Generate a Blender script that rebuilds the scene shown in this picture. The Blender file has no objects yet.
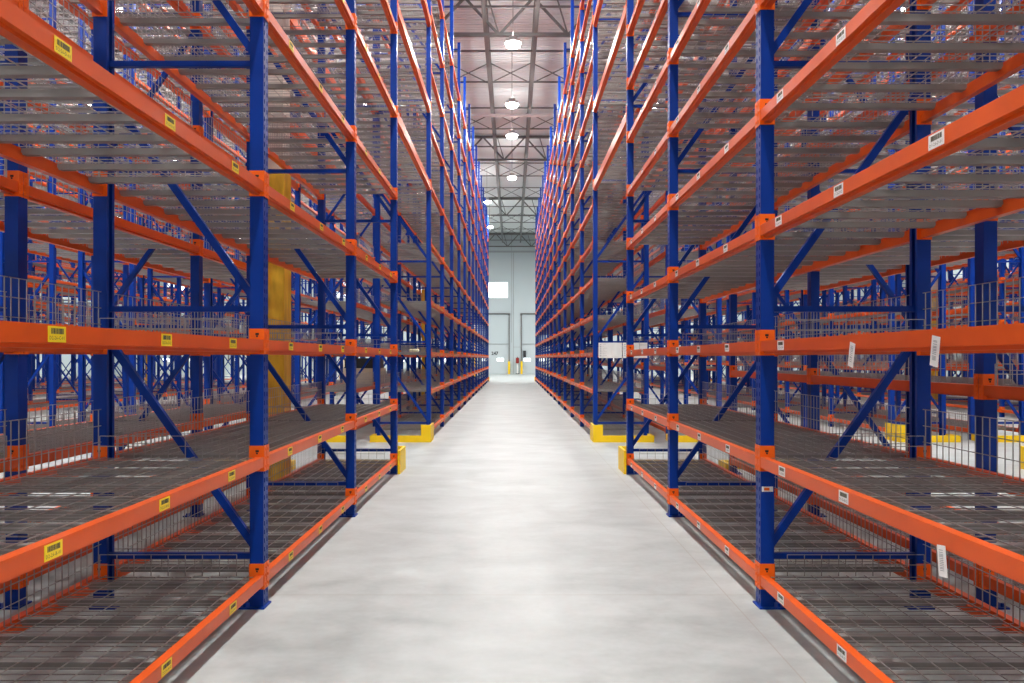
import bpy, math, random
import numpy as np
from mathutils import Matrix, Vector

random.seed(7)
PI = math.pi
scene = bpy.context.scene
COL = scene.collection

# ------------------------------------------------------------------ camera
CAM_H = 1.47
F_PX = 796.0
cam_d = bpy.data.cameras.new('camera')
cam = bpy.data.objects.new('camera', cam_d)
COL.objects.link(cam)
cam.location = (0, 0, CAM_H)
cam.rotation_euler = (PI / 2, 0, 0)
cam_d.sensor_width = 36.0
cam_d.lens = 36.0 * F_PX / 1024.0
cam_d.shift_y = 16.5 / 1024.0
cam_d.clip_start = 0.05
cam_d.clip_end = 400
scene.camera = cam

# ------------------------------------------------------------------ world (daylight outside, seen through the wall windows)
world = bpy.data.worlds.new('daylight')
scene.world = world
world.use_nodes = True
bg = world.node_tree.nodes['Background']
bg.inputs[0].default_value = (0.86, 0.93, 1.0, 1)
bg.inputs[1].default_value = 3.0

# ------------------------------------------------------------------ exposure
vs = scene.view_settings
vs.view_transform = 'Standard'
vs.look = 'None'
vs.exposure = 0.0
vs.gamma = 1.0
vs.use_curve_mapping = False
LAMP_WATT = 420.0
CEILING_FILL_WATT = 30.0
LAMP_Z = 11.0
scene.cycles.max_bounces = 10
scene.cycles.diffuse_bounces = 4
scene.cycles.glossy_bounces = 4
scene.cycles.sample_clamp_indirect = 6.0
scene.cycles.use_denoising = True

# ------------------------------------------------------------------ materials
def new_mat(name):
    m = bpy.data.materials.new(name)
    m.use_nodes = True
    return m, m.node_tree, m.node_tree.nodes['Principled BSDF']

def paint(name, col, rough=0.4, metal=0.0, var=0.12, scale=6.0, spec=0.5):
    m, nt, p = new_mat(name)
    tc = nt.nodes.new('ShaderNodeTexCoord')
    no = nt.nodes.new('ShaderNodeTexNoise')
    no.inputs['Scale'].default_value = scale
    no.inputs['Detail'].default_value = 3
    mx = nt.nodes.new('ShaderNodeMix'); mx.data_type = 'RGBA'
    c = Vector(col)
    mx.inputs['A'].default_value = (*[max(0, x * (1 - var)) for x in c], 1)
    mx.inputs['B'].default_value = (*[min(1, x * (1 + var)) for x in c], 1)
    nt.links.new(tc.outputs['Object'], no.inputs['Vector'])
    nt.links.new(no.outputs['Fac'], mx.inputs['Factor'])
    nt.links.new(mx.outputs['Result'], p.inputs['Base Color'])
    p.inputs['Roughness'].default_value = rough
    p.inputs['Metallic'].default_value = metal
    p.inputs['Specular IOR Level'].default_value = spec
    return m

def emit(name, col, s):
    m, nt, p = new_mat(name)
    p.inputs['Base Color'].default_value = (*col, 1)
    p.inputs['Emission Color'].default_value = (*col, 1)
    p.inputs['Emission Strength'].default_value = s
    return m

M = {}
M['blue'] = paint('blue_paint', (0.0005, 0.034, 0.275), 0.38, spec=0.22)
M['orange'] = paint('orange_paint', (0.72, 0.100, 0.010), 0.34, spec=0.30)
M['bright_orange'] = paint('connector_orange_paint', (0.86, 0.135, 0.006), 0.4, spec=0.3)
M['zinc'] = paint('galvanised_wire', (0.38, 0.365, 0.35), 0.34, 0.6, 0.15, 20)
M['channel'] = paint('galvanised_channel', (0.28, 0.265, 0.25), 0.42, 0.3, 0.15, 8)
M['carton_blue'] = paint('blue_crate', (0.02, 0.12, 0.45), 0.6)
M['yellow'] = paint('safety_yellow', (0.95, 0.63, 0.0), 0.45, 0, 0.06)
M['label_yellow'] = paint('label_yellow', (0.92, 0.70, 0.01), 0.5, 0, 0.03)
M['label_white'] = paint('label_white', (0.82, 0.82, 0.80), 0.5, 0, 0.03)
M['ink'] = paint('print_ink', (0.09, 0.085, 0.05), 0.6, 0, 0.0)
M['number_ink'] = paint('number_ink', (0.02, 0.02, 0.02), 0.6, 0, 0.0)
M['hole'] = paint('dark_hole', (0.01, 0.01, 0.012), 0.8, 0, 0.0)
M['red'] = paint('red_paint', (0.30, 0.015, 0.012), 0.4)
M['steel'] = paint('roof_steel', (0.15, 0.15, 0.147), 0.5, 0.1, 0.15, 3)
M['deck'] = paint('roof_deck', (0.80, 0.83, 0.835), 0.5, 0.0, 0.03, 0.6)
M['wall'] = paint('wall_panel', (0.47, 0.54, 0.56), 0.55, 0, 0.03, 0.4)
M['seam'] = paint('seam_grey', (0.33, 0.36, 0.37), 0.6, 0, 0.05)
M['door'] = paint('door_panel', (0.50, 0.565, 0.585), 0.5, 0, 0.03, 0.5)
M['white'] = paint('white_paint', (0.80, 0.80, 0.78), 0.5, 0, 0.03)
M['beige'] = paint('column_paint', (0.66, 0.62, 0.56), 0.5, 0, 0.05, 2)
M['carton'] = paint('carton', (0.60, 0.50, 0.37), 0.8, 0, 0.08, 5)
M['black'] = paint('black_plastic', (0.015, 0.015, 0.017), 0.4, 0, 0.1)
M['wood'] = paint('pallet_wood', (0.50, 0.33, 0.18), 0.8, 0, 0.2, 9)
M['cream'] = paint('cream_strap', (0.80, 0.74, 0.50), 0.6, 0, 0.1, 9)
M['lamp_body'] = paint('lamp_housing', (0.45, 0.45, 0.45), 0.5)
M['lens'] = emit('lamp_lens', (1, 0.985, 0.95), 40.0)

# column sleeve: yellow with streaks
m, nt, p = new_mat('column_sleeve')
tc = nt.nodes.new('ShaderNodeTexCoord'); mp = nt.nodes.new('ShaderNodeMapping')
mp.inputs['Scale'].default_value = (3, 3, 0.8)
no = nt.nodes.new('ShaderNodeTexNoise'); no.inputs['Scale'].default_value = 3; no.inputs['Detail'].default_value = 5
cr = nt.nodes.new('ShaderNodeValToRGB')
cr.color_ramp.elements[0].position = 0.35; cr.color_ramp.elements[0].color = (0.62, 0.36, 0.01, 1)
cr.color_ramp.elements[1].position = 0.62; cr.color_ramp.elements[1].color = (0.88, 0.56, 0.03, 1)
nt.links.new(tc.outputs['Object'], mp.inputs['Vector']); nt.links.new(mp.outputs['Vector'], no.inputs['Vector'])
nt.links.new(no.outputs['Fac'], cr.inputs['Fac']); nt.links.new(cr.outputs['Color'], p.inputs['Base Color'])
p.inputs['Roughness'].default_value = 0.45
M['sleeve'] = m

# glass
m, nt, p = new_mat('window_glass')
p.inputs['Base Color'].default_value = (0.95, 0.98, 1, 1)
p.inputs['Roughness'].default_value = 0.02
p.inputs['Transmission Weight'].default_value = 1.0
p.inputs['IOR'].default_value = 1.05
M['glass'] = m

# polished concrete with saw-cut joints, trowel marks and stains
m, nt, p = new_mat('polished_concrete')
N = nt.nodes.new; L = nt.links.new
tc = N('ShaderNodeTexCoord')
def noise(scale, detail, vec, dist=0.0):
    n = N('ShaderNodeTexNoise'); n.inputs['Scale'].default_value = scale
    n.inputs['Detail'].default_value = detail; n.inputs['Distortion'].default_value = dist
    L(vec, n.inputs['Vector']); return n.outputs['Fac']
def mathn(op, a, b=None):
    n = N('ShaderNodeMath'); n.operation = op
    for i, v in enumerate((a, b)):
        if v is None: continue
        if isinstance(v, (int, float)): n.inputs[i].default_value = v
        else: L(v, n.inputs[i])
    return n.outputs[0]
mp = N('ShaderNodeMapping'); mp.inputs['Scale'].default_value = (0.8, 1.15, 1)
L(tc.outputs['Object'], mp.inputs['Vector'])
n1 = noise(1.5, 6, mp.outputs['Vector'], 0.6)
n2 = noise(5.0, 5, mp.outputs['Vector'], 0.3)
n3 = noise(22.0, 4, tc.outputs['Object'])
mix = mathn('ADD', mathn('MULTIPLY', n1, 0.50), mathn('ADD', mathn('MULTIPLY', n2, 0.38), mathn('MULTIPLY', n3, 0.12)))
cr = N('ShaderNodeValToRGB')
cr.color_ramp.elements[0].position = 0.30; cr.color_ramp.elements[0].color = (0.285, 0.313, 0.312, 1)
cr.color_ramp.elements[1].position = 0.62; cr.color_ramp.elements[1].color = (0.455, 0.492, 0.488, 1)
e = cr.color_ramp.elements.new(0.46); e.color = (0.375, 0.407, 0.402, 1)
L(mix, cr.inputs['Fac'])
sx = N('ShaderNodeSeparateXYZ'); L(tc.outputs['Object'], sx.inputs[0])
ax = sx.outputs['X']
l1 = mathn('LESS_THAN', mathn('ABSOLUTE', mathn('SUBTRACT', ax, 1.33)), 0.004)
ymod = mathn('ABSOLUTE', mathn('SUBTRACT', mathn('MODULO', mathn('ADD', sx.outputs['Y'], 42.7 - 4.94 + 2.135), 4.27), 2.135))
l2 = mathn('LESS_THAN', ymod, 0.005)
line = mathn('MAXIMUM', l1, l2)
mx = N('ShaderNodeMix'); mx.data_type = 'RGBA'
L(mathn('MULTIPLY', line, 0.45), mx.inputs['Factor']); L(cr.outputs['Color'], mx.inputs['A'])
mx.inputs['B'].default_value = (0.27, 0.24, 0.19, 1)
L(mx.outputs['Result'], p.inputs['Base Color'])
L(mathn('ADD', 0.33, mathn('MULTIPLY', n2, 0.30)), p.inputs['Roughness'])
bp = N('ShaderNodeBump'); bp.inputs['Strength'].default_value = 0.04; bp.inputs['Distance'].default_value = 0.02
L(n2, bp.inputs['Height']); L(bp.outputs['Normal'], p.inputs['Normal'])
M['concrete'] = m

# ------------------------------------------------------------------ mesh helpers (everything is quads)
BOXF = np.array([[0, 3, 2, 1], [4, 5, 6, 7], [0, 1, 5, 4], [1, 2, 6, 5], [2, 3, 7, 6], [3, 0, 4, 7]])

class MB:
    def __init__(self):
        self.v = []; self.f = []; self.m = []; self.n = 0
    def raw(self, v, f, mat=0):
        v = np.asarray(v, float).reshape(-1, 3); f = np.asarray(f, int)
        self.v.append(v); self.f.append(f + self.n); self.n += len(v)
        self.m.append(np.full(len(f), mat, int) if np.isscalar(mat) else np.asarray(mat, int))
        return self
    def box(self, x0, x1, y0, y1, z0, z1, mat=0):
        return self.raw([(x0, y0, z0), (x1, y0, z0), (x1, y1, z0), (x0, y1, z0),
                         (x0, y0, z1), (x1, y0, z1), (x1, y1, z1), (x0, y1, z1)], BOXF, mat)
    def bar(self, p, q, w, h=None, mat=0, caps=True):
        """square or rectangular bar from p to q; h is measured as close to vertical as possible"""
        h = w if h is None else h
        p = Vector(p); q = Vector(q); d = (q - p).normalized()
        up = Vector((0, 0, 1)) if abs(d.z) < 0.95 else Vector((0, 1, 0))
        s = d.cross(up).normalized() * (w / 2); u = s.cross(d).normalized() * (h / 2)
        v = []
        for c in (p, q):
            v += [c - s - u, c + s - u, c + s + u, c - s + u]
        f = BOXF if caps else BOXF[2:]
        return self.raw([tuple(a) for a in v], f, mat)
    def quad(self, a, b, c, d, mat=0):
        return self.raw([a, b, c, d], [[0, 1, 2, 3]], mat)
    def cyl(self, p, q, r0, r1=None, n=12, mat=0):
        r1 = r0 if r1 is None else r1
        p = Vector(p); q = Vector(q); d = (q - p).normalized()
        up = Vector((0, 0, 1)) if abs(d.z) < 0.95 else Vector((0, 1, 0))
        s = d.cross(up).normalized(); u = s.cross(d)
        v = []
        for c, r in ((p, r0), (q, r1)):
            for i in range(n):
                a = 2 * PI * i / n
                v.append(tuple(c + (s * math.cos(a) + u * math.sin(a)) * r))
        f = [[i, (i + 1) % n, n + (i + 1) % n, n + i] for i in range(n)]
        for b in (0, n):                       # caps as quads fanning in pairs
            for i in range(1, n - 1, 2):
                f.append([b, b + i, b + i + 1, b + (i + 2 if i + 2 < n else i + 1)] if i + 2 < n else [b, b + i, b + i + 1, b + i + 1])
        f = [x for x in f if len(set(x)) == 4]
        return self.raw(v, f, mat)
    def add(self, o, loc=(0, 0, 0), rot=0.0):
        V, F, Mi = o.arrays()
        if rot:
            c, s = math.cos(rot), math.sin(rot)
            V = V @ np.array([[c, s, 0], [-s, c, 0], [0, 0, 1]])
        return self.raw(V + np.asarray(loc), F, Mi)
    def arrays(self):
        return np.concatenate(self.v), np.concatenate(self.f), np.concatenate(self.m)
    def mesh(self, name, *mats):
        V, F, Mi = self.arrays()
        me = bpy.data.meshes.new(name)
        me.vertices.add(len(V)); me.vertices.foreach_set('co', V.astype(np.float32).ravel())
        me.loops.add(F.size); me.loops.foreach_set('vertex_index', F.astype(np.int32).ravel())
        me.polygons.add(len(F))
        me.polygons.foreach_set('loop_start', np.arange(0, F.size, 4, dtype=np.int32))
        me.polygons.foreach_set('loop_total', np.full(len(F), 4, dtype=np.int32))
        for k in mats: me.materials.append(M[k])
        me.polygons.foreach_set('material_index', Mi.astype(np.int32))
        me.update(calc_edges=True)
        me.validate()
        me.shade_flat()
        return me

def obj(name, me, parent=None, loc=(0, 0, 0), rot=0.0, **props):
    o = bpy.data.objects.new(name, me)
    COL.objects.link(o)
    o.location = loc
    if rot: o.rotation_euler = (0, 0, rot)
    if parent is not None: o.parent = parent
    for k, v in props.items(): o[k] = v
    return o

def thing(name, loc, rot, label, category, group=None, kind=None):
    o = obj(name, None, None, loc, rot, label=label, category=category)
    o.empty_display_size = 0.2
    if group: o['group'] = group
    if kind: o['kind'] = kind
    return o

def text_mesh(body, size, mat, width=None, bold=0.0):
    """flat printed lettering as a mesh in the local XY plane, centred"""
    c = bpy.data.curves.new('lettering', 'FONT'); c.body = body; c.size = size
    c.align_x = 'CENTER'; c.align_y = 'CENTER'; c.resolution_u = 1; c.offset = bold
    o = bpy.data.objects.new('lettering', c); COL.objects.link(o)
    dg = bpy.context.evaluated_depsgraph_get()
    me = bpy.data.meshes.new_from_object(o.evaluated_get(dg))
    bpy.data.objects.remove(o); bpy.data.curves.remove(c)
    if width:
        xs = [v.co.x for v in me.vertices]
        k = width / (max(xs) - min(xs))
        for v in me.vertices: v.co.x *= k
    me.materials.clear(); me.materials.append(M[mat])
    return me

# ------------------------------------------------------------------ room shell
Y_BACK, Y_FAR, X_SIDE, Z_ROOF = -9.0, 73.5, 36.0, 13.0
obj('floor', MB().box(-X_SIDE - .3, X_SIDE + .3, Y_BACK - .3, Y_FAR + .3, -0.2, 0.0).mesh('floor', 'concrete'),
    kind='structure', label='pale polished concrete warehouse floor', category='floor')

# profiled roof deck, ribs across the aisle
rb = MB(); pitch = 0.2; nr = int((Y_FAR - Y_BACK) / pitch)
prof = [(0, 0), (0.07, 0), (0.095, 0.05), (0.175, 0.05), (0.2, 0)]
for i in range(nr):
    y = Y_BACK + i * pitch
    for (a, za), (b, zb) in zip(prof[:-1], prof[1:]):
        rb.quad((-X_SIDE, y + a, Z_ROOF + za), (X_SIDE, y + a, Z_ROOF + za), (X_SIDE, y + b, Z_ROOF + zb), (-X_SIDE, y + b, Z_ROOF + zb))
rb.box(-X_SIDE, X_SIDE, Y_BACK, Y_FAR, Z_ROOF + 0.06, Z_ROOF + 0.2)
obj('ceiling', rb.mesh('ceiling', 'deck'), kind='structure', label='ribbed pale metal roof deck above the racks', category='ceiling')

def wall_with_holes(x0, x1, z0, z1, y0, y1, holes):
    xs = sorted({x0, x1, *[h[0] for h in holes], *[h[1] for h in holes]})
    zs = sorted({z0, z1, *[h[2] for h in holes], *[h[3] for h in holes]})
    b = MB()
    for a, c in zip(xs[:-1], xs[1:]):
        for d, e in zip(zs[:-1], zs[1:]):
            mx_, mz_ = (a + c) / 2, (d + e) / 2
            if any(h[0] < mx_ < h[1] and h[2] < mz_ < h[3] for h in holes): continue
            b.box(a, c, y0, y1, d, e)
    return b

DOOR_W, DOOR_H, DOOR_STEP = 2.7, 2.77, 3.86
door_x = [-1.63 + DOOR_STEP * n for n in range(-8, 9)]
win_x = [-1.33 + 7.4 * n for n in range(-4, 5)]
WZ0, WZ1, WW = 7.0, 8.5, 1.95
holes = [(x - WW / 2, x + WW / 2, WZ0, WZ1) for x in win_x]
holes += [(x - DOOR_W / 2, x + DOOR_W / 2, 0.0, DOOR_H) for x in door_x]
obj('wall_far', wall_with_holes(-X_SIDE - .3, X_SIDE + .3, 0, Z_ROOF + 0.2, Y_FAR, Y_FAR + 0.3, holes).mesh('wall_far', 'wall'),
    kind='structure', label='pale grey end wall with dock doors and high windows', category='wall')
obj('wall_left', MB().box(-X_SIDE - .3, -X_SIDE, Y_BACK, Y_FAR, 0, Z_ROOF + 0.2).mesh('wall_left', 'wall'), kind='structure', label='pale grey side wall beyond the left racks', category='wall')
obj('wall_right', MB().box(X_SIDE, X_SIDE + .3, Y_BACK, Y_FAR, 0, Z_ROOF + 0.2).mesh('wall_right', 'wall'), kind='structure', label='pale grey side wall beyond the right racks', category='wall')
obj('wall_back', MB().box(-X_SIDE - .3, X_SIDE + .3, Y_BACK - .3, Y_BACK, 0, Z_ROOF + 0.2).mesh('wall_back', 'wall'), kind='structure', label='pale grey wall behind the viewer', category='wall')

fr = MB()
w2 = WW / 2
fr.box(-w2, w2, 0.05, 0.13, WZ0, WZ0 + 0.05).box(-w2, w2, 0.05, 0.13, WZ1 - 0.05, WZ1)
fr.box(-w2, -w2 + 0.05, 0.05, 0.13, WZ0 + 0.05, WZ1 - 0.05).box(w2 - 0.05, w2, 0.05, 0.13, WZ0 + 0.05, WZ1 - 0.05)
win_frame_me = fr.mesh('window_frame', 'white')
win_glass_me = MB().box(-w2 + .05, w2 - .05, 0.085, 0.095, WZ0 + .05, WZ1 - .05).mesh('window_pane', 'glass')
for i, x in enumerate(win_x):
    o = obj('window_%d' % (i + 1), win_frame_me, None, (x, Y_FAR, 0), kind='structure', category='window',
            label='bright square daylight window high on the end wall' if abs(x + 1.33) < .1 else 'high daylight window of the end wall behind the racks')
    if abs(x + 1.33) > .1: o['group'] = 'end wall windows behind the racks'
    obj('pane', win_glass_me, o)

# sectional dock doors: five boards, vision panes, tracks, spring shaft
sec = MB(); NS = 5; sh = DOOR_H / NS
board_me = MB().box(-DOOR_W / 2, DOOR_W / 2, 0.06, 0.11, 0.006, sh - 0.006).mesh('door_board', 'door')
light_stop_me = MB().box(-DOOR_W / 2, DOOR_W / 2, 0.112, 0.16, 0, DOOR_H).mesh('door_backing', 'door')  # added sheet that keeps outside light from leaking between the boards
track_me = MB().box(-0.05, 0.05, -0.10, -0.0, 1.15, 5.6).box(-0.09, 0.09, -0.03, 0.0, 5.4, 5.6).mesh('door_track', 'steel')
shaft_me = MB().cyl((-DOOR_W / 2 - .1, -0.12, 5.55), (DOOR_W / 2 + .1, -0.12, 5.55), 0.06, n=8).mesh('spring_shaft', 'steel')
vis_me = MB().box(-0.30, 0.30, 0.045, 0.059, 1.17, 1.45).mesh('vision_pane', 'lens')
m_v = emit('vision_daylight', (0.9, 0.95, 1.0), 3.0); M['vision'] = m_v
vis_me.materials.clear(); vis_me.materials.append(m_v)
vent_head_me = MB().box(-DOOR_W / 2, DOOR_W / 2, -0.02, 0.05, DOOR_H - 0.05, DOOR_H + 0.03).mesh('door_header', 'seam')
for i, x in enumerate(door_x):
    seen = i in (8, 9)
    d = obj('door_%d' % (i + 1), vent_head_me, None, (x, Y_FAR, 0), kind='structure', category='door',
            label={8: 'pale dock door numbered 247 under the bright window', 9: 'pale dock door right of the fire extinguisher on the end wall'}.get(i, 'pale sectional dock door of the end wall hidden behind racks'))
    if not seen: d['group'] = 'dock doors behind the racks'
    for k in range(NS): obj('board', board_me, d, (0, 0, k * sh))
    for s in (-1, 1): obj('track', track_me, d, (s * (DOOR_W / 2 + 0.02), -0.005, 0))
    obj('backing', light_stop_me, d)  # unseen light stop added behind the boards
    obj('spring_shaft', shaft_me, d)
    for vx in (-0.83, 0.55): obj('vision_pane', vis_me, d, (vx, 0, 0))
    if i == 8:
        t = text_mesh('247', 0.42, 'number_ink', 0.63, 0.012)
        o = obj('door_number', t, d, (0.04, 0.04, 1.89)); o.rotation_euler = (PI / 2, 0, 0); o['label'] = 'black number 247 on the door'
# panel seams and wall base
def trim(n, b, lab): obj('trim_%d' % n, b.mesh('trim', 'seam'), kind='structure', label=lab, category='trim')
trim(1, MB().box(-0.06, -0.02, Y_FAR - .012, Y_FAR, 2.9, Z_ROOF), 'thin vertical wall panel seam above the dock doors')
trim(2, MB().box(0.10, 0.16, Y_FAR - .02, Y_FAR, 0.0, 11.2), 'slim grey downpipe between the two dock doors')
trim(3, MB().box(0.16, 0.80, Y_FAR - .012, Y_FAR, 2.46, 2.50), 'short horizontal seam between the two dock doors')
trim(4, MB().box(-X_SIDE, X_SIDE, Y_FAR - .05, Y_FAR, 11.2, 11.38), 'dark horizontal ledge near the top of the end wall')

# bollards, extinguisher stand and control box at the dock doors
bol_me = MB().cyl((0, 0, 0), (0, 0, 1.12), 0.10, n=16).mesh('bollard_post', 'yellow')
cap_me = MB().cyl((0, 0, 1.12), (0, 0, 1.17), 0.10, 0.05, n=16).mesh('bollard_cap', 'yellow')
for x, lab in ((-0.27, 'yellow bollard by the right track of dock door 247'), (0.88, 'yellow bollard beside the red fire extinguisher')):
    b = thing('bollard', (x, Y_FAR - 0.25, 0), 0, lab, 'bollard')
    obj('post', bol_me, b); obj('cap', cap_me, b)
fx = thing('fire_extinguisher_stand', (0.50, Y_FAR - 0.25, 0), 0, 'red fire extinguisher on a slim white stand between dock doors', 'fire extinguisher')
obj('base', MB().box(-.16, .16, -.16, .16, 0, .05).mesh('base', 'black'), fx)
obj('pole', MB().box(-.05, .05, -.03, .03, .05, 1.0).mesh('pole', 'white'), fx)
obj('cylinder_body', MB().cyl((0, -.10, 1.0), (0, -.10, 1.40), .09, n=12).cyl((0, -.10, 1.40), (0, -.10, 1.50), .09, .03, n=12).mesh('cylinder', 'red'), fx)
obj('sign', MB().box(-.15, .15, 0, .02, 1.0, 1.5).mesh('sign', 'red'), fx)
obj('valve', MB().box(-.03, .03, -.14, -.06, 1.50, 1.58).mesh('valve', 'black'), fx)
cb = obj('control_box', MB().box(-.12, .12, -.12, 0, 1.55, 2.15).box(-.14, -.02, -.13, -.12, 2.0, 2.1).mesh('control_box', 'black'), None, (1.17, Y_FAR, 0),
         label='dark door control box on the end wall', category='control box')

# ------------------------------------------------------------------ roof steel
GIRDER_Y = [-6.8, 9.2, 25.2, 41.1, 57.1, 73.0]
Z_GB, Z_GT = 11.7, 12.88
gb = MB().bar((-X_SIDE, 0, Z_GB), (X_SIDE, 0, Z_GB), 0.15, 0.10)
gt = MB().bar((-X_SIDE, 0, Z_GT), (X_SIDE, 0, Z_GT), 0.16, 0.12)
gw = MB(); step = 2.18; n0 = int(-X_SIDE / step)
for i in range(n0, -n0):
    xb = -0.41 + i * step
    gw.bar((xb, 0, Z_GB), (xb + step / 2, 0, Z_GT), 0.075, 0.075, caps=False)
    gw.bar((xb + step / 2, 0, Z_GT), (xb + step, 0, Z_GB), 0.075, 0.075, caps=False)
    gw.bar((xb, 0, Z_GB), (xb - 0.35, 0, Z_GT), 0.045, 0.045, caps=False)
gbm, gtm, gwm = gb.mesh('girder_bottom_chord', 'steel'), gt.mesh('girder_top_chord', 'steel'), gw.mesh('girder_web', 'steel')
GL = {25.2: 'nearest visible roof girder crossing the aisle by the brightest lamp', 41.1: 'second visible roof girder crossing the aisle below the upper lamps',
      57.1: 'third visible roof girder crossing the aisle before the end wall', 73.0: 'roof girder against the end wall', 9.2: 'roof girder overhead at the yellow column', -6.8: 'roof girder behind the viewer'}
for y in GIRDER_Y:
    g = thing('roof_girder', (0, y, 0), 0, GL[y], 'girder', kind='structure')
    obj('bottom_chord', gbm, g); obj('top_chord', gtm, g); obj('web', gwm, g)
Z_JB, Z_JT = 12.1, 12.9
Lj = Y_FAR - Y_BACK - 0.6
jb = MB(); jt = MB(); jw = MB()
jb.bar((0, -Lj / 2, Z_JB), (0, Lj / 2, Z_JB), 0.13, 0.06)
jt.bar((0, -Lj / 2, Z_JT), (0, Lj / 2, Z_JT), 0.13, 0.06)
n = int(Lj / 0.62)
for i in range(n):
    a = -Lj / 2 + i * Lj / n; b = a + Lj / n
    za, zb = (Z_JB, Z_JT) if i % 2 else (Z_JT, Z_JB)
    jw.bar((0, a, za), (0, b, zb), 0.03, 0.03, caps=False)
jbm, jtm, jwm = jb.mesh('joist_bottom_chord', 'steel'), jt.mesh('joist_top_chord', 'steel'), jw.mesh('joist_web', 'steel')
JX = [-0.86 + 1.63 * i for i in range(-21, 23) if abs(-0.86 + 1.63 * i) < X_SIDE - .3]
for x in JX:
    lab = 'long grey roof joist over the aisle, left of the lamps' if abs(x + .86) < .01 else 'long grey roof joist over the aisle, right of the lamps' if abs(x - .77) < .01 else 'grey open-web roof joist above the rack rows'
    j = thing('roof_joist', (x, (Y_FAR + Y_BACK) / 2, 0), 0, lab, 'joist', kind='structure')
    if abs(x) > 1: j['group'] = 'roof joists above the racks'
    obj('bottom_chord', jbm, j); obj('top_chord', jtm, j); obj('web', jwm, j)
bh = MB().bar((-X_SIDE, 0, Z_JB + 0.05), (X_SIDE, 0, Z_JB + 0.05), 0.05, 0.06).mesh('bridging_rod', 'steel')
bxm = MB()
for a, b in zip(JX[:-1], JX[1:]):
    bxm.bar((a, 0, Z_JB), (b, 0, Z_JT), 0.035, caps=False); bxm.bar((a, 0.04, Z_JT), (b, 0.04, Z_JB), 0.035, caps=False)
bxm = bxm.mesh('cross_bridging', 'steel')
for gy in GIRDER_Y[:-1]:
    for k, dy in enumerate((2.5, 5.6, 8.8, 11.9, 15.0)):
        o = obj('roof_bridging', bh, None, (0, gy + dy, 0), kind='structure', category='bridging', label='horizontal grey bridging bar tying the roof joists', group='roof bridging bars')
        if k in (1, 3): obj('cross_brace', bxm, o)
sp = obj('sprinkler_pipe', MB().cyl((-X_SIDE, 0, 0), (X_SIDE, 0, 0), 0.07, n=10).mesh('sprinkler_pipe', 'white'), None, (0, 33.3, 11.62),
         label='white sprinkler pipe crossing under the roof steel', category='pipe', kind='structure')

# building columns in the flue between back-to-back racks
sleeve_me = MB().box(-.147, .147, -.147, .147, 0, 3.62).mesh('column_sleeve', 'sleeve')
shaft_c_me = MB().box(-.135, .135, -.135, .135, 3.62, Z_GB - .07).mesh('column_shaft', 'beige')
plate_c_me = MB().box(-.2, .2, -.2, .2, Z_GB - .1, Z_GB - .065).mesh('column_cap_plate', 'steel')
for cx in (-18.7, -2.70, 13.36, 29.38):
    for cy in GIRDER_Y[:-1]:
        main = abs(cx + 2.70) < .1 and cy == 9.2
        c = thing('building_column', (cx - .04 * main, cy, 0), 0, 'yellow sleeved building column between the near left racks' if main else 'yellow sleeved building column farther among the racks', 'column', kind='structure')
        if not main: c['group'] = 'building columns farther away'
        obj('sleeve', sleeve_me, c); obj('shaft', shaft_c_me, c); obj('cap_plate', plate_c_me, c)

# ------------------------------------------------------------------ rack component meshes (front of a rack looks to -X)
HD = 0.46            # half distance between front and rear post centres
PW, PD = 0.090, 0.080   # post width along the row, depth across it
P_TOP = 10.38

def post_template(holes, side_z=P_TOP):
    b = MB(); x0, x1, h = -PD / 2, PD / 2, PW / 2; t = 0.003
    if holes:
        pitch = 0.0508; nz = int(P_TOP / pitch)
        for (ya, yb) in ((-h, -0.030), (-0.016, 0.016), (0.030, h)):
            b.quad((x0, ya, 0), (x0, ya, P_TOP), (x0, yb, P_TOP), (x0, yb, 0))
        for (ya, yb) in ((-0.030, -0.016), (0.016, 0.030)):
            for i in range(nz):
                z = i * pitch
                b.quad((x0, ya, z), (x0, ya, z + 0.024), (x0, yb, z + 0.024), (x0, yb, z))
            b.quad((x0, ya, nz * pitch), (x0, ya, P_TOP), (x0, yb, P_TOP), (x0, yb, nz * pitch))
    else:
        b.box(x0, x0 + t, -h, h, 0, P_TOP)
    b.box(x0, x1, -h, -h + t, 0, P_TOP).box(x0, x1, h - t, h, 0, P_TOP)
    b.box(x1 - t, x1, -h + t, -h + 0.028, 0, P_TOP).box(x1 - t, x1, h - 0.028, h - t, 0, P_TOP)
    return b
POST_T = post_template(False)
post_hole_me = post_template(True).mesh('post_slotted', 'blue')
post_me = POST_T.mesh('post', 'blue')
FOOT_T = MB().box(-0.052, 0.10, -0.07, 0.07, 0, 0.010)
FOOT_T.cyl((0.07, -0.045, 0.010), (0.07, -0.045, 0.03), 0.010, n=6).cyl((0.07, 0.045, 0.010), (0.07, 0.045, 0.03), 0.010, n=6)
foot_me = FOOT_T.mesh('base_plate', 'blue')

HB = [0.30, 1.76, 3.21, 4.67, 6.12, 7.58, 9.03, 10.20]
hb_T = MB().bar((-HD + .03, 0, 0), (HD - .03, 0, 0), 0.034, 0.034)
brace_h_me = hb_T.mesh('horizontal_brace', 'blue')
def diag_T(z0, z1):
    return MB().bar((-HD + .02, 0, z0 + 0.05), (HD - .02, 0, z1 - 0.17), 0.034, 0.043)
diags = [diag_T(a, b) for a, b in zip(HB[:-1], HB[1:])]
diag_mes = [d.mesh('diagonal_brace', 'blue') for d in diags]
BRACING_T = MB()
for z in HB: BRACING_T.add(hb_T, (0, 0, z))
for d in diags: BRACING_T.add(d)
bracing_me = BRACING_T.mesh('frame_bracing', 'blue')

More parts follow.
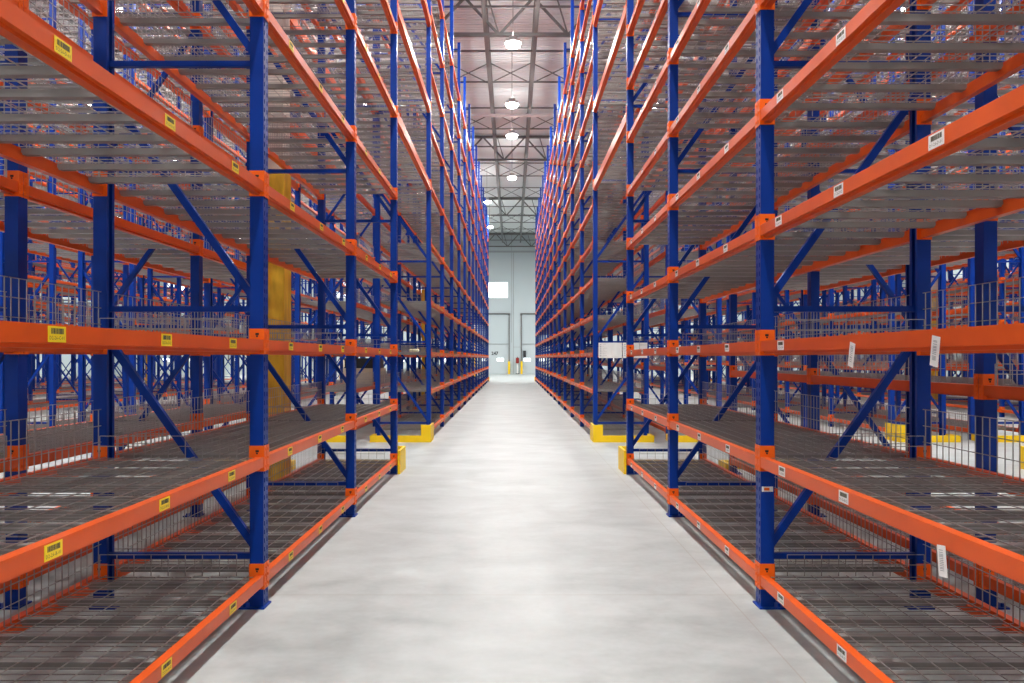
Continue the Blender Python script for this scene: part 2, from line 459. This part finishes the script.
def beam_template(length, hgt=0.061):
    """stepped box beam, origin at the top of its face, post centre line; aisle face to -X"""
    b = MB(); h = length / 2; xf = -PD / 2 - 0.002
    b.box(xf, xf + 0.044, -h, h, -hgt, 0)                      # face box
    b.box(xf + 0.044, xf + 0.062, -h, h, -hgt, -0.03)          # step that carries the decks
    b.box(xf + 0.022, xf + 0.062, -h, h, -hgt - 0.014, -hgt)   # recessed lower lip
    return b
def conn_template(length, s):
    b = MB(); h = length / 2; xf = -PD / 2 - 0.004; g = 0.002
    ye = s * (h + 0.045)                                        # post centre
    y_in = s * (h - g)                                          # post side face
    za, zb = -0.085, 0.066
    b.box(xf - 0.002, xf + 0.002, *sorted((y_in, ye - s * 0.004)), za, zb)          # on the post face
    b.box(xf + 0.002, PD / 2 + 0.004, *sorted((y_in, y_in + s * 0.0015)), za, zb)   # on the post side
    for k in range(3):                                         # rivet heads on the face
        b.box(xf - 0.007, xf - 0.002, *sorted((ye - s * 0.014, ye - s * 0.024)), za + 0.02 + k * 0.05, za + 0.035 + k * 0.05)
    yh = y_in - s * 0.0006                                     # bolt hole and lock pin on the side
    b.box(-0.014, 0.006, *sorted((yh, y_in)), 0.028, 0.040, 1)
    b.box(-0.008, 0.002, *sorted((yh, y_in)), 0.016, 0.026, 1)
    return b

WIRE = 0.0042
def panel_template(w, sides=(), d0=-HD + 0.008, d1=HD - 0.012, nx=14, back=True, backh=0.28):
    b = MB(); h = w / 2
    ys = [-h + 0.02 + (w - 0.04) * i / (nx - 1) for i in range(nx)]
    for y in ys:
        b.bar((d0, y, -0.003), (d1, y, -0.003), WIRE, caps=False)
        b.bar((d0, y, -0.003), (d0, y, -0.026), WIRE, caps=False)
        if back: b.bar((d1, y, -0.003), (d1, y, backh), WIRE, caps=False)
    nc = 9
    for i in range(nc):
        x = d0 + 0.035 + (d1 - d0 - 0.07) * i / (nc - 1)
        b.bar((x, -h, 0.002), (x, h, 0.002), WIRE, caps=False)
    if back:
        for z in (0.09, 0.185, backh): b.bar((d1 - 0.004, -h, z), (d1 - 0.004, h, z), WIRE, caps=False)
    for s in sides:
        yy = s * (h - 0.006)
        for i in range(9):
            x = d0 + 0.10 + (d1 - d0 - 0.10) * i / 8
            b.bar((x, yy, 0), (x, yy, 0.125), WIRE, caps=False)
        for z in (0.065, 0.125): b.bar((d0 + 0.10, yy, z), (d1, yy, z), WIRE, caps=False)
    return b
CH_T = MB().box(-HD + 0.014, HD - 0.014, -0.020, 0.020, -0.038, -0.006)
channel_me = CH_T.mesh('support_channel', 'channel')
CH_OFF = (-0.31, 0.0, 0.31)

def make_set(bay):
    """all bay-length dependent templates and meshes"""
    S = {}
    Lb = bay - PW
    S['bay'] = bay; S['L'] = Lb
    S['beam_T'] = beam_template(Lb)
    S['beam'] = S['beam_T'].mesh('beam', 'orange')
    S['conn'] = {s: conn_template(Lb, s).mesh('connector', 'bright_orange', 'hole') for s in (-1, 1)}
    bc = MB().add(S['beam_T'])
    for s in (-1, 1):
        ct = conn_template(Lb, s); V, F, Mi = ct.arrays(); bc.raw(V, F, Mi + 1)
    S['beam_c_T'] = bc
    S['beam_c'] = bc.mesh('beam_with_connectors', 'orange', 'bright_orange', 'hole')
    w = (Lb - 0.03) / 3 - 0.01; S['w'] = w
    off = [-(w + 0.01), 0, w + 0.01]; S['off'] = off
    S['panel_T'] = [panel_template(w, (-1,)), panel_template(w), panel_template(w, (1,))]
    S['panel'] = [t.mesh('wire_deck', 'zinc') for t in S['panel_T']]
    S['panel_c'] = []
    dk = MB()
    for t, y in zip(S['panel_T'], off):
        q = MB().add(t)
        for c in CH_OFF:
            V, F, Mi = CH_T.arrays(); q.raw(V + np.array([0, c, 0]), F, Mi + 1)
        S['panel_c'].append(q.mesh('wire_deck_with_channels', 'zinc', 'channel'))
        dk.add(q, (0, y, 0))
    S['deck_T'] = dk
    S['deck'] = dk.mesh('bay_wire_deck', 'zinc', 'channel')
    return S
NEAR = make_set(2.70)
FAR = make_set(2.72)

LEV_L = [0.196, 0.889, 1.577, 2.505, 3.56, 4.60, 5.66, 6.71, 7.76, 8.81]
LEV_R = [0.196, 0.889, 1.57] + [2.25 + 0.6755 * i for i in range(11)]
LEV_S = [0.196, 1.31] + [2.36 + 1.05 * i for i in range(7)]
LEV_O = [0.196, 2.10, 3.55, 5.05, 6.55, 8.05, 9.3]
NY0, NNB = -0.68, 4
FY0, FNB = 14.35, 13

# printed shelf stickers
def sticker_mesh(body, mat):
    b = MB(); w, h = 0.10, 0.051
    b.box(-0.0012, 0, -w / 2, w / 2, -h / 2, h / 2, 0)
    r = random.Random(body); y = -0.036
    while y < 0.034:
        t = r.choice((0.0012, 0.0012, 0.0024, 0.0036))
        b.box(-0.0017, -0.0012, y, y + t, 0.001, 0.019, 1); y += t + r.choice((0.0012, 0.0012, 0.0024))
    me = b.mesh('label', mat, 'ink')
    if body:
        t = text_mesh(body, 0.017, 'ink', 0.082)
        import bmesh
        bm = bmesh.new(); bm.from_mesh(me)
        t.transform(Matrix.Translation((-0.0017, 0, -0.0125)) @ Matrix(((0, 0, -1, 0), (-1, 0, 0, 0), (0, 1, 0, 0), (0, 0, 0, 1))))
        n0 = len(bm.faces); bm.from_mesh(t); bm.faces.ensure_lookup_table()
        for f in bm.faces[n0:]: f.material_index = 1
        bm.to_mesh(me); bm.free(); bpy.data.meshes.remove(t)
    return me
# reading direction: seen from the aisle (-X side) local -Y is to the right
STK = {}
def sticker(body, mat):
    if (body, mat) not in STK: STK[(body, mat)] = sticker_mesh(body, mat)
    return STK[(body, mat)]

LJ = {1: -0.02, 3: 0.035, 4: 0.01}
LETTERS = 'ABCDEFGHIJKLMNOP'

def stuff_part(name, me, root):
    o = obj(name, me, root); o['kind'] = 'stuff'; return o

CACHE = {}
def rack(xc, y0, nb, S, levels, rot, label, tier, group=None, sticker_mat=None, prefix='', offs=(), skip=(), first_bay=0, max_beams=300, xs_world=None):
    bay = S['bay']; yc = y0 + nb * bay / 2; sg = 1 if rot == 0 else -1
    root = thing('pallet_rack', (xc, yc, 0), rot, label, 'pallet rack', group)
    ly = lambda y: (y - yc) * sg
    key = (id(S), tuple(levels), nb)
    frames = [y0 + i * bay for i in range(nb + 1)]
    # ---- upright frames
    if tier in 'ABCD':
        for fi, y in enumerate(frames):
            for x, r in ((-HD, 0), (HD, PI)):
                p_ = obj('post', post_hole_me if tier == 'A' else post_me, root, (x, ly(y), 0), r)
                if tier in 'AC': obj('base_plate', foot_me, p_)
                if tier == 'A' and sg == 1 and x < 0 and abs(y - 4.72) < .01:
                    q = MB().box(-0.033, 0.033, -PW / 2 - 0.0012, -PW / 2, 0.685, 0.715, 0)
                    q.box(-0.020, 0.012, -PW / 2 - 0.0018, -PW / 2 - 0.0012, 0.692, 0.708, 1)
                    o = obj('label', q.mesh('post_label', 'label_white', 'bright_orange'), p_); o['label'] = 'small white and orange sticker'
    if tier == 'A':
        for y in frames:
            for z in HB: obj('horizontal_brace', brace_h_me, root, (0, ly(y), z))
            for me in diag_mes: obj('diagonal_brace', me, root, (0, ly(y), 0))
    elif tier in 'BC':
        for y in frames: obj('frame_bracing', bracing_me, root, (0, ly(y), 0))
    # ---- beams and decks
    if tier in 'ABC':
        todo = []
        for j in range(nb):
            for li, z in enumerate(levels):
                for x, r in ((-HD, 0), (HD, PI)): todo.append((j, li, z, x, r))
        rest = MB()
        for n_, (j, li, z, x, r) in enumerate(todo):
            y = y0 + (j + .5) * bay
            if n_ >= max_beams:
                rest.add(S['beam_c_T'], (x, ly(y), z), r); continue
            if tier == 'A':
                b = obj('beam', S['beam'], root, (x, ly(y), z), r)
                for s in (-1, 1): obj('connector', S['conn'][s], b)
            else:
                b = obj('beam', S['beam_c'], root, (x, ly(y), z), r)
            if sticker_mat and x < 0 and (tier == 'A' and j >= 1 or tier == 'B' and j < 3 and z < 4):
                for k, o_ in enumerate(offs):
                    if (j, li, k) in skip: continue
                    body = '%s-%d-%s-%02d' % (prefix, first_bay + 2 * (j - 1), LETTERS[li], k + 1) if tier == 'A' and z < 5 else ''
                    obj('label', sticker(body, sticker_mat), b, (-PD / 2 - 0.002, (o_ + LJ.get(li, 0) - bay / 2) * sg, -0.031))
        if todo[max_beams:]: stuff_part('distant_beams', rest.mesh('distant_beams', 'orange', 'bright_orange', 'hole'), root)
        for j in range(nb):
            for li, z in enumerate(levels):
                y = y0 + (j + .5) * bay
                if tier == 'A':
                    for k in range(3):
                        vis = j >= 1 and z < (5.7 if j > 1 else 4.7)
                        d = obj('wire_deck', S['panel'][k] if vis else S['panel_c'][k], root, (0, ly(y) + S['off'][k], z))
                        if vis:
                            for c in CH_OFF: obj('support_channel', channel_me, d, (0, c, 0))
                elif tier == 'C':
                    for k in range(3): obj('wire_deck', S['panel_c'][k], root, (0, ly(y) + S['off'][k], z))
                else:
                    obj('wire_deck', S['deck'], root, (0, ly(y), z))
    else:
        if key not in CACHE:
            half = nb * bay / 2
            bm_, dm_, fm_, pm_ = MB(), MB(), MB(), MB()
            for j in range(nb):
                y = (j + .5) * bay - half
                for z in levels:
                    bm_.add(S['beam_c_T'], (-HD, y, z)); bm_.add(S['beam_c_T'], (HD, y, z), PI)
                    dm_.add(S['deck_T'], (0, y, z))
            for y in frames:
                yy = y - y0 - half
                fm_.add(BRACING_T, (0, yy, 0))
                pm_.add(POST_T, (-HD, yy, 0)); pm_.add(POST_T, (HD, yy, 0), PI)
            CACHE[key] = (bm_.mesh('rack_beams', 'orange', 'bright_orange', 'hole'), dm_.mesh('rack_decks', 'zinc', 'channel'), fm_.mesh('rack_bracing', 'blue'), pm_.mesh('rack_posts', 'blue'))
        b_, d_, f_, p_ = CACHE[key]
        stuff_part('beams', b_, root); stuff_part('wire_decks', d_, root); stuff_part('bracing', f_, root)
        if tier == 'E': stuff_part('posts', p_, root)
    return root

# ------------------------------------------------------------------ rack rows
PITCH = 5.34
LO = (0.53, 1.34, 2.14); RO = (0.68, 1.50, 2.30)
skip_r = {(1, 2, 0), (1, 2, 1), (1, 1, 0)}
rack(-1.96, NY0, NNB, NEAR, LEV_L, PI, 'near pallet rack with yellow shelf stickers on the left of the aisle', 'A', None, 'label_yellow', 'D2', LO, (), 26)
rack(1.96, NY0, NNB, NEAR, LEV_R, 0, 'near pallet rack with white shelf stickers on the right of the aisle', 'A', None, 'label_white', 'D1', RO, skip_r, 26)
rack(-1.96, FY0, FNB, FAR, LEV_L, PI, 'long left aisle rack row beyond the cross aisle', 'B', None, 'label_yellow', 'D2', LO)
rack(1.96, FY0, FNB, FAR, LEV_R, 0, 'long right aisle rack row beyond the cross aisle, with white signboards', 'B', None, 'label_white', 'D1', RO)
rack(-3.40, NY0, NNB, NEAR, LEV_L, 0, 'near pallet rack backing onto the yellow column, second row on the left', 'C')
rack(3.27, NY0, NNB, NEAR, LEV_S, PI, 'near pallet rack with wider shelf spacing, second row on the right', 'C')
rack(-3.40, FY0, FNB, FAR, LEV_L, 0, 'far pallet rack holding a beige carton, second row on the left', 'D')
rack(3.27, FY0, FNB, FAR, LEV_S, PI, 'far pallet rack behind the white signboards, second row on the right', 'D')
for k in range(1, 6):
    for s, side in ((-1, 'left'), (1, 'right')):
        lv = LEV_O if s < 0 else LEV_S
        xb = 3.40
        for xo, rot, nm in ((1.96, 0 if s > 0 else PI, 'A'), (xb, PI if s > 0 else 0, 'B')):
            x = s * (xo + PITCH * k)
            for (y0, nb, S, blk) in ((NY0, NNB, NEAR, 'near'), (FY0, FNB, FAR, 'far')):
                tier = 'D' if k == 1 else 'E'
                if k == 1:
                    lab = '%s block of the %s rack row past the next aisle on the %s' % (blk, 'first' if nm == 'A' else 'second', side)
                    g = None
                else:
                    lab = '%s block of a distant pallet rack row far to the %s' % (blk, side)
                    g = 'distant %s rack rows, %s blocks' % (side, blk)
                rack(x, y0, nb, S, lv, rot, lab, tier, g)

# bridge levels over the cross aisle
GAP0, GAP1 = NY0 + NNB * 2.70, FY0
gap = GAP1 - GAP0
br_beam_T = beam_template(gap - PW, 0.13)
br = MB().add(br_beam_T)
for s in (-1, 1):
    V, F, Mi = conn_template(gap - PW, s).arrays(); br.raw(V, F, Mi + 1)
br_me = br.mesh('bridge_beam', 'orange', 'bright_orange', 'hole')
bw = (gap - PW - 0.03) / 5 - 0.01
bt = MB().add(panel_template(bw))
for c in CH_OFF:
    V, F, Mi = CH_T.arrays(); bt.raw(V + np.array([0, c * bw / .85, 0]), F, Mi + 1)
br_deck_me = bt.mesh('bridge_deck', 'zinc', 'channel')
for x, rot, lab in ((-1.96, PI, 'orange beam bridge over the cross aisle in the left aisle row'), (1.96, 0, 'orange beam bridge over the cross aisle in the right aisle row'),
                    (-3.40, 0, 'orange beam bridge over the cross aisle in the second left row'), (3.27, PI, 'orange beam bridge over the cross aisle in the second right row')):
    r = thing('rack_bridge', (x, (GAP0 + GAP1) / 2, 0), rot, lab, 'rack bridge')
    for z in (4.62, 6.02, 7.56, 8.9):
        for xx, rr in ((-HD, 0), (HD, PI)): obj('beam', br_me, r, (xx, 0, z), rr)
        for k in range(5): obj('wire_deck', br_deck_me, r, (0, (k - 2) * (bw + 0.01), z))

# ------------------------------------------------------------------ yellow end guards at the cross aisle
def guard_meshes(sy):
    """sy = -1: guard stands on the near side of its frame, +1: on the far side; front to -X"""
    face = 0.48 * sy
    corner = MB().box(-0.545, -0.375, *sorted((face, face - 0.06 * sy)), 0, 0.30)
    corner.box(-0.545, -0.515, *sorted((face - 0.06 * sy, -0.06 * sy)), 0, 0.30)
    rail = MB().box(-0.375, 0.52, *sorted((face, face - 0.06 * sy)), 0, 0.115)
    rail.box(0.46, 0.52, *sorted((face - 0.06 * sy, 0.10 * sy)), 0, 0.115)
    return corner.mesh('guard_corner', 'yellow'), rail.mesh('guard_rail', 'yellow')
GM = {s: guard_meshes(s) for s in (-1, 1)}
END_Y = FY0 + FNB * 2.72
rows = [(-1.96, PI, 'left aisle rack'), (1.96, 0, 'right aisle rack'), (-3.40, 0, 'second rack row on the left'), (3.27, PI, 'second rack row on the right')]
for k in (1, 2):
    for s in (-1, 1):
        rows.append((s * (1.96 + PITCH * k), 0 if s > 0 else PI, None)); rows.append((s * (3.40 + PITCH * k), PI if s > 0 else 0, None))
for x, rot, nm in rows:
    for y, sy, where in ((GAP0, 1, 'far end of the near'), (GAP1, -1, 'near end of the far'), (END_Y, 1, 'last end of the far')):
        lab = 'yellow steel guard at the %s %s' % (where, nm) if nm else 'low yellow rack end guard in the cross aisles farther out'
        g = thing('rack_guard', (x, y, 0), rot, lab, 'rack guard', None if nm else 'outer rack end guards')
        c, r = GM[sy if rot == 0 else -sy]
        obj('corner_plate', c, g); obj('rail', r, g)

# ------------------------------------------------------------------ lamps
body_me = MB().box(-0.22, 0.22, -0.22, 0.22, 0.03, 0.10).box(-0.12, 0.12, -0.12, 0.12, 0.10, 0.22).mesh('lamp_housing', 'lamp_body')
lens_me = MB().cyl((0, 0, -0.07), (0, 0, 0.03), 0.20, 0.25, n=16).mesh('lamp_lens', 'lens')
rod_me = MB().cyl((0, 0, 0.22), (0, 0, 13.02 - LAMP_Z), 0.012, n=6).mesh('lamp_rod', 'steel')
ld = bpy.data.lights.new('high_bay_light', 'AREA')
ld.shape = 'SQUARE'; ld.size = 0.3; ld.energy = LAMP_WATT; ld.color = (1.0, 0.985, 0.955)
lu = bpy.data.lights.new('added_ceiling_uplight', 'AREA')       # added upward light that brightens the roof deck
lu.shape = 'DISK'; lu.size = 0.40; lu.energy = CEILING_FILL_WATT; lu.color = (1.0, 0.985, 0.955)
def lamp(x, y, label, group=None):
    t = thing('high_bay_lamp', (x, y, LAMP_Z), 0, label, 'lamp', group)
    obj('housing', body_me, t); obj('lens', lens_me, t); obj('rod', rod_me, t)
    l = bpy.data.objects.new('high_bay_light', ld); COL.objects.link(l); l.parent = t; l.location = (0, 0, -0.08)
    l = bpy.data.objects.new('added_ceiling_uplight', lu); COL.objects.link(l); l.parent = t; l.location = (0, 0, 0.235); l.rotation_euler = (PI, 0, 0)
lamp(0.03, 24.2, 'high-bay lamp over the aisle, topmost and brightest in view')
lamp(0, 30.0, 'high-bay lamp over the aisle, second from the top')
lamp(0, 34.2, 'high-bay lamp over the aisle, third from the top')
lamp(0, 42.1, 'high-bay lamp over the aisle, fourth from the top')
lamp(-1.53, 48.6, 'high-bay lamp at the left rack edge, upper of two')
lamp(-1.64, 57.9, 'high-bay lamp at the left rack edge, lower of two')
for y in (-5.5, 1.5, 7.5, 13.0, 19.5):
    lamp(0, y, 'high-bay lamp above the near aisle, out of view', 'aisle lamps above the view')
for k in range(1, 7):
    for s in (-1, 1):
        for y in (-4.5, 2.2, 8.6, 15, 22, 30, 38, 46, 54, 63):
            lamp(s * 5.35 * k, y, 'high-bay lamp above a neighbouring aisle, hidden by the racks', 'lamps of the neighbouring aisles')

# ------------------------------------------------------------------ small things
# white signboards on the end frame of the far right row
for x0, x1, lab in ((1.555, 1.975, 'white printed signboard on the far right rack, next to its front post'), (1.99, 2.43, 'white signboard on the far right rack, partly behind the near rack post')):
    t = thing('signboard', ((x0 + x1) / 2, FY0 - 0.055, 1.47), 0, lab, 'sign')
    w = (x1 - x0) / 2
    obj('board', MB().box(-w, w, -0.006, 0.006, 0, 0.275).mesh('signboard', 'white'), t)
    pr = MB(); r = random.Random(lab)
    for i in range(7):
        z = 0.245 - i * 0.034
        pr.box(-w + 0.02, -w + 0.05, -0.0075, -0.006, z - 0.006, z + 0.006)
        pr.box(-w + 0.07, -w + 0.09 + r.random() * 0.10, -0.0075, -0.006, z - 0.002, z + 0.002)
    obj('printed_lines', pr.mesh('printed_lines', 'seam'), t)

# three paper tags hanging from the near right rack beams
for (y, z, ang, lab) in ((2.73, 1.545, 0.16, 'white paper tag hanging from the middle right beam, the nearer of two'),
                         (3.40, 1.535, 0.22, 'white paper tag hanging from the middle right beam, the farther of two'),
                         (2.70, 0.835, -0.14, 'white paper tag hanging from the second lowest right beam')):
    t = thing('paper_tag', (1.96 - HD - PD / 2 - 0.004, y, z), 0, lab, 'tag')
    t.rotation_euler = (ang, 0, 0)
    obj('paper', MB().box(-0.0015, 0, -0.026, 0.026, -0.105, 0).mesh('paper', 'label_white'), t)
    b = MB(); r = random.Random(lab); zz = -0.015
    while zz > -0.085:
        b.box(-0.0022, -0.0015, -0.010, 0.014, zz - 0.0022, zz); zz -= r.choice((0.004, 0.006, 0.008))
    obj('barcode', b.mesh('barcode', 'seam'), t)

# beige carton with a black case on the second left row
c = thing('carton', (-3.38, 18.3, 0.896), 0, 'beige carton on a shelf of the second left row', 'carton')
obj('box', MB().box(-.40, .40, -.5, .5, 0, .34).mesh('carton_box', 'carton'), c)
obj('tape', MB().box(-.025, .025, -.502, .502, .341, .343).box(-.025, .025, -.503, -.501, .24, .341).mesh('carton_tape', 'cream'), c)
c = thing('black_case', (-3.38, 18.25, 1.24), 0, 'black plastic case lying on the beige carton', 'case')
obj('case_body', MB().box(-.37, .37, -.42, .42, 0, .20).mesh('case_body', 'black'), c)
obj('lid', MB().box(-.38, .38, -.43, .43, .20, .225).mesh('case_lid', 'black'), c)
# coil of strapping on the far left rack shelf
co = MB(); R_, r_ = 0.07, 0.028; n1, n2 = 18, 8; vv = []; ff = []
for i in range(n1):
    a = 2 * PI * i / n1
    for j in range(n2):
        b = 2 * PI * j / n2
        vv.append(((R_ + r_ * math.cos(b)) * math.cos(a), (R_ + r_ * math.cos(b)) * math.sin(a), r_ + r_ * math.sin(b)))
        ff.append([i * n2 + j, ((i + 1) % n1) * n2 + j, ((i + 1) % n1) * n2 + (j + 1) % n2, i * n2 + (j + 1) % n2])
co.raw(vv, ff)
obj('strapping_coil', co.mesh('strapping_coil', 'cream'), None, (-1.82, 14.80, 1.583), label='cream coil of strapping on the far left rack shelf', category='coil')

# pallets with cartons standing far off on the left
pt = MB()
for i in range(7): pt.box(-.5 + i * .155, -.5 + i * .155 + .09, -.6, .6, .12, .144)
for x in (-.45, 0, .45): pt.box(x - .05, x + .05, -.6, .6, .0, .12)
pallet_me = pt.mesh('pallet_boards', 'wood')
carton_me = MB().box(-.235, .235, -.28, .28, 0, .42).mesh('carton_box', 'carton')
def pallet(x, y, n, lab):
    p_ = thing('wooden_pallet', (x, y, 0), 0, 'wooden pallet under the %s' % lab, 'pallet'); obj('boards', pallet_me, p_)
    i = 0
    for lv in range(n):
        for a in (-.24, .24):
            for b in (-.29, .29):
                obj('carton', carton_me, None, (x + a, y + b, .144 + lv * .421), label='brown carton in the %s' % lab, category='carton', group=lab)
pallet(-9.9, 56.5, 2, 'stack of cartons past the end of the second left aisle')
pallet(-12.0, 58.0, 3, 'tall stack of cartons beyond the left racks')
